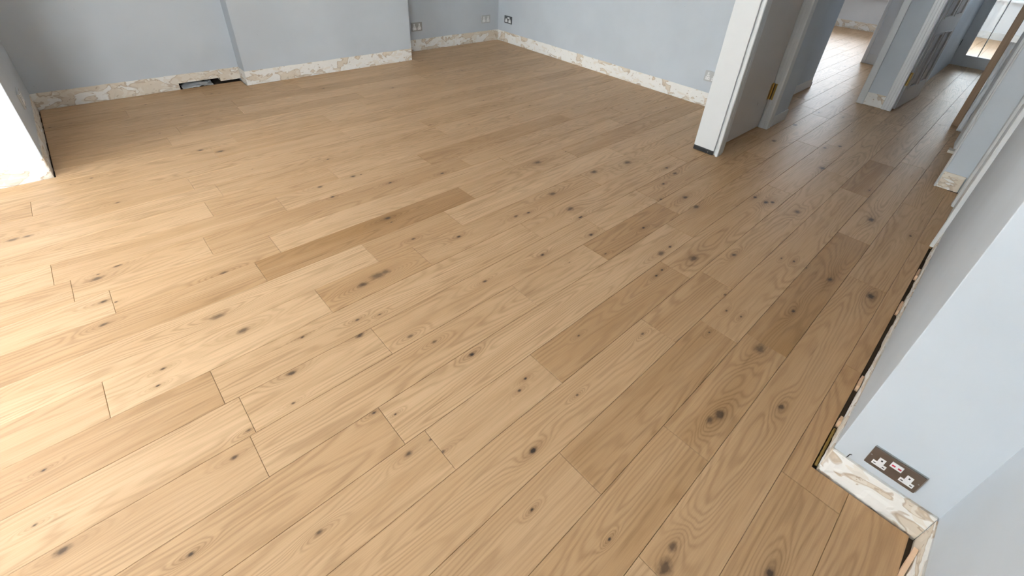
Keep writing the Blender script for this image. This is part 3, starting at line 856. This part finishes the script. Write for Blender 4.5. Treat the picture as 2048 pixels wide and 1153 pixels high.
struct(boxes('wall_hall_right_far', [(3.752, 6.44, -.10, .020, 0, .95), (3.752, 6.44, -.10, .020, 1.40, H), (3.752, 4.5, -.10, .020, .95, 1.40), (5.4, 6.44, -.10, .020, .95, 1.40)], GREY), 'grey hall wall behind the oak post', 'wall')
window_y(8, -.04, 4.5, 5.4, .95, 1.40, 2, 'unseen window added to light the hall, in the wall behind the oak post', DIM_GLASS)  # added out of view to lift the dark hall end
newel = box('oak_post', 4.115, 4.172, .0865, .1235, .0005, H - .02, POST, bevel=.004)
tag(newel, 'square oak newel post standing upright on the hall floor', 'post')
# polythene crumple behind the post foot
bm = bmesh.new()
G = []
for i in range(9):
    c = []
    for j in range(24):
        y = .056 + .026 * i / 8 + .004 * noise.noise((i * .7, j * .5, 3))
        z = .001 + .55 * j / 23
        x = 4.02 + .02 * noise.noise((i * 1.1, j * .9, 7)) + .012 * noise.noise((i * 2.3, j * 2.1, 1))
        c.append(bm.verts.new((x * S, y * S, z * S)))
    G.append(c)
for i in range(8):
    for j in range(23):
        bm.faces.new((G[i][j], G[i + 1][j], G[i + 1][j + 1], G[i][j + 1]))
sh2 = finish(bm, 'plastic_wrap', POLY, smooth=True)
md = sh2.modifiers.new('thickness', 'SOLIDIFY'); md.thickness = 0.001
tag(sh2, 'crinkled pale plastic wrap hanging beside the oak post', 'plastic sheet')

# right-hand door
struct(prism('trim_10', [(2.222, -.100), (2.222, -.0800), (2.224, -.0775), (2.232, -.0765), (2.234, -.079), (2.254, -.080), (2.262, -.086), (2.262, -.100)], .001, H, TRIM),
       'white architrave at the near edge of the right hand door', 'trim')
struct(prism('trim_11', [(2.704, -.100), (2.704, -.086), (2.712, -.0765), (2.745, -.0740), (2.750, -.0765), (2.880, -.0765), (2.902, -.080), (2.902, -.100)], .001, H, TRIM),
       'white architrave between the right hand door and the wall nib', 'trim')
d4 = box('door_4', 2.264, 2.702, -.120, -.0865, .003, 1.295, TRIM, bevel=.002)
struct(d4, 'white door seen edge on at the right', 'door')
box('bead', 2.30, 2.66, -.0865, -.0840, .10, 1.2, TRIM, d4, bevel=.002)
struct(boxes('wall_hall_door', [(2.226, 2.915, -.42, -.125, 0, 1.30), (2.226, 2.915, -.42, -.10, 1.30, H)], GREY), 'grey wall behind the right hand door', 'wall')

# ------------------------------------------------------------------ sockets
def frame_matrix(c, right, up, out):
    r, u, o = Vector(right), Vector(up), Vector(out)
    m = Matrix((r, u, o)).transposed().to_4x4()
    m.translation = Vector(c) * S
    return m

def rect_part(name, x0, x1, y0, y1, z0, z1, mat, parent, bevel=.0006):
    bm = bmesh.new()
    bm_box(bm, x0, x1, y0, y1, z0, z1, k=1.0)
    return finish(bm, name, mat, parent, bevel)

def tee_part(cx, y0, w, bar_h, stem_w, h, z0, z1, mat, parent):
    pts = [(-w / 2, 0), (w / 2, 0), (w / 2, bar_h), (stem_w / 2, bar_h), (stem_w / 2, h), (-stem_w / 2, h), (-stem_w / 2, bar_h), (-w / 2, bar_h)]
    pts = [(cx + x, y0 + y) for x, y in pts]
    o = prism('outlet', pts, z0, z1, mat, parent, k=1.0, bevel=.0005)
    for px, py, a, b in ((0, h - bar_h * .55, .0045, .0065), (-w * .32, bar_h * .5, .0065, .0035), (w * .32, bar_h * .5, .0065, .0035)):
        rect_part('pin_hole', cx + px - a / 2, cx + px + a / 2, y0 + py - b / 2, y0 + py + b / 2, z1 - .001, z1 + .0004, BLACK, o, 0)
    return o

def socket(label, c, right, out, W, Hh, plate, style, depth=.008, group=None, gasket=None):
    """c: centre on the wall face in layout units; W, Hh: plate size in metres"""
    root = bpy.data.objects.new('wall_socket', None); C.objects.link(root)
    root.empty_display_size = .03
    root.matrix_world = frame_matrix(c, right, (0, 0, 1), out)
    tag(root, label, 'socket', group)
    if gasket:
        rect_part('back_box', -W / 2 + .001, W / 2 + .003, -Hh / 2 + .004, Hh / 2 + .003, 0.0, depth * .55, gasket, root)
    rect_part('plate', -W / 2, W / 2, -Hh / 2, Hh / 2, depth * .3 if gasket else 0.0, depth, plate, root, .0016)
    z0, z1 = depth - .001, depth + .0016
    if style == 'bronze':
        tee_part(-W * .25, -Hh * .32, W * .27, Hh * .21, W * .125, Hh * .49, z0, z1, WHITEP, root)
        tee_part(W * .29, -Hh * .32, W * .27, Hh * .21, W * .125, Hh * .49, z0, z1, WHITEP, root)
        m = rect_part('switch', -W * .105, W * .118, Hh * .07, Hh * .36, z0, z1 + .0008, WHITEP, root)
        for sx in (-.05, .065):
            rect_part('red_indicator', W * sx - .0045, W * sx + .0045, Hh * .20 - .003, Hh * .20 + .003, z1, z1 + .0014, RED, m, 0)
        for sx in (-.46, .46):
            bm = bmesh.new(); cyl(bm, (W * sx, Hh * .06), .0022, z0, z0 + .0018, 10)
            finish(bm, 'screw', STEEL, root)
    else:
        for sx in (-.23, .23):
            tee_part(W * sx, -Hh * .36, W * .33, Hh * .27, W * .20, Hh * .47, z0, z1, WHITEP, root)
        for sx in (-.30, .18) if style == 'pair' else (-.06, .09):
            rect_part('switch', W * sx, W * sx + W * .115, Hh * .14, Hh * .36, z0, z1 + .001, WHITEP, root)
    return root

socket('bronze double socket with red marked switch on the near grey pier', (.913, -.1838, .1292), (0, -1, 0), (-1, 0, 0), .139, .081, BRONZE, 'bronze', .009, gasket=STEEL)
socket('chrome double socket on the dark alcove wall next to the chimney breast', (2.120, 3.438, .1855), (1, 0, 0), (0, -1, 0), .158, .106, CHROME, 'pair', .008)
socket('pale double socket on the dark alcove wall near the far corner', (2.836, 3.438, .188), (1, 0, 0), (0, -1, 0), .160, .104, CLEARP, 'pair', .010)
socket('dark plated socket on the light wall right of the far corner', (2.985, 3.297, .195), (0, -1, 0), (-1, 0, 0), .158, .100, ANTHRA, 'single', .008)
socket('pale grey socket half hidden behind the white lining board', (2.985, 1.318, .193), (0, -1, 0), (-1, 0, 0), .150, .108, CLEARP, 'pair', .008)
socket('white double socket on the shaded side of the left wall block', (-.207, 2.800, .222), (0, 1, 0), (1, 0, 0), .180, .100, CLEARP, 'pair', .011)

# ------------------------------------------------------------------ small leftovers along the bare edges
def wedge(label, pts, group='pine wedges in the floor gaps'):
    """pts: eight corner points (layout units), bottom four then top four"""
    bm = bmesh.new()
    v = [bm.verts.new(Vector(p) * S) for p in pts]
    for f in ((3, 2, 1, 0), (4, 5, 6, 7), (0, 1, 5, 4), (1, 2, 6, 5), (2, 3, 7, 6), (3, 0, 4, 7)):
        bm.faces.new([v[i] for i in f])
    o = finish(bm, 'pine_wedge', SHIM, bevel=.0008)
    return tag(o, label, 'wedge', group)
def gap_wedge(label, x, l, up=.012, tilt=0.006):
    y0, y1 = -.0895, -.0815
    return wedge(label, [(x, y0, -.010), (x + l, y0, -.010), (x + l, y1, -.010), (x, y1, -.010),
                         (x, y0 + .001, up), (x + l, y0 + .001, up - tilt), (x + l, y1 - .001, up - tilt), (x, y1 - .001, up)])
gap_wedge('pine wedge in the wall gap nearest the white architrave', 1.93, .07)
gap_wedge('pine wedge in the wall gap second from the white architrave', 1.66, .075)
gap_wedge('pine wedge in the wall gap halfway along the pier', 1.225, .055)
gap_wedge('stubby pine wedge in the wall gap beside the ochre foam', 1.065, .022, .016, .002)
wedge('long pine wedge leaning in the black gap at the lower right corner',
      [(.806, -.2685, -.008), (.818, -.2685, -.008), (.818, -.2765, -.008), (.806, -.2765, -.008),
       (.848, -.2685, .030), (.858, -.2685, .036), (.858, -.2765, .036), (.848, -.2765, .030)])
bm = bmesh.new()
G = []
n_ = 40
for i in range(n_ + 1):
    x = .917 + .135 * i / n_
    r = .0030 + .0012 * noise.noise((x * 90, 2, 1))
    ring = []
    for j in range(8):
        t = 2 * math.pi * j / 8
        ring.append(bm.verts.new((x * S, (-.0848 + r * math.cos(t)) * S, (-.004 + r * 1.3 * math.sin(t) + .001 * noise.noise((x * 60, j, 2))) * S)))
    G.append(ring)
for i in range(n_):
    for j in range(8):
        bm.faces.new((G[i][j], G[i][(j + 1) % 8], G[i + 1][(j + 1) % 8], G[i + 1][j]))
bm.faces.new(G[0][::-1]); bm.faces.new(G[-1])
tag(finish(bm, 'foam_bead', FOAM, smooth=True), 'ochre expanding foam bead filling the gap at the pier corner', 'foam')

# bent nail left in the pier face
bm = bmesh.new()
pth = [Vector((.9125, -.1165, .0785)), Vector((.9095, -.1170, .084)), Vector((.9085, -.1178, .0955)), Vector((.9090, -.1205, .0972))]
prev = None
for p in pth:
    ring = [bm.verts.new((p + Vector((0, .0009 * math.cos(a), .0009 * math.sin(a)))) * S) if True else None for a in [k * math.pi / 3 for k in range(6)]]
    if prev:
        for k in range(6):
            bm.faces.new((prev[k], prev[(k + 1) % 6], ring[(k + 1) % 6], ring[k]))
    prev = ring
tag(finish(bm, 'bent_nail', BLACK), 'bent dark nail in the wall left of the bronze socket', 'nail')
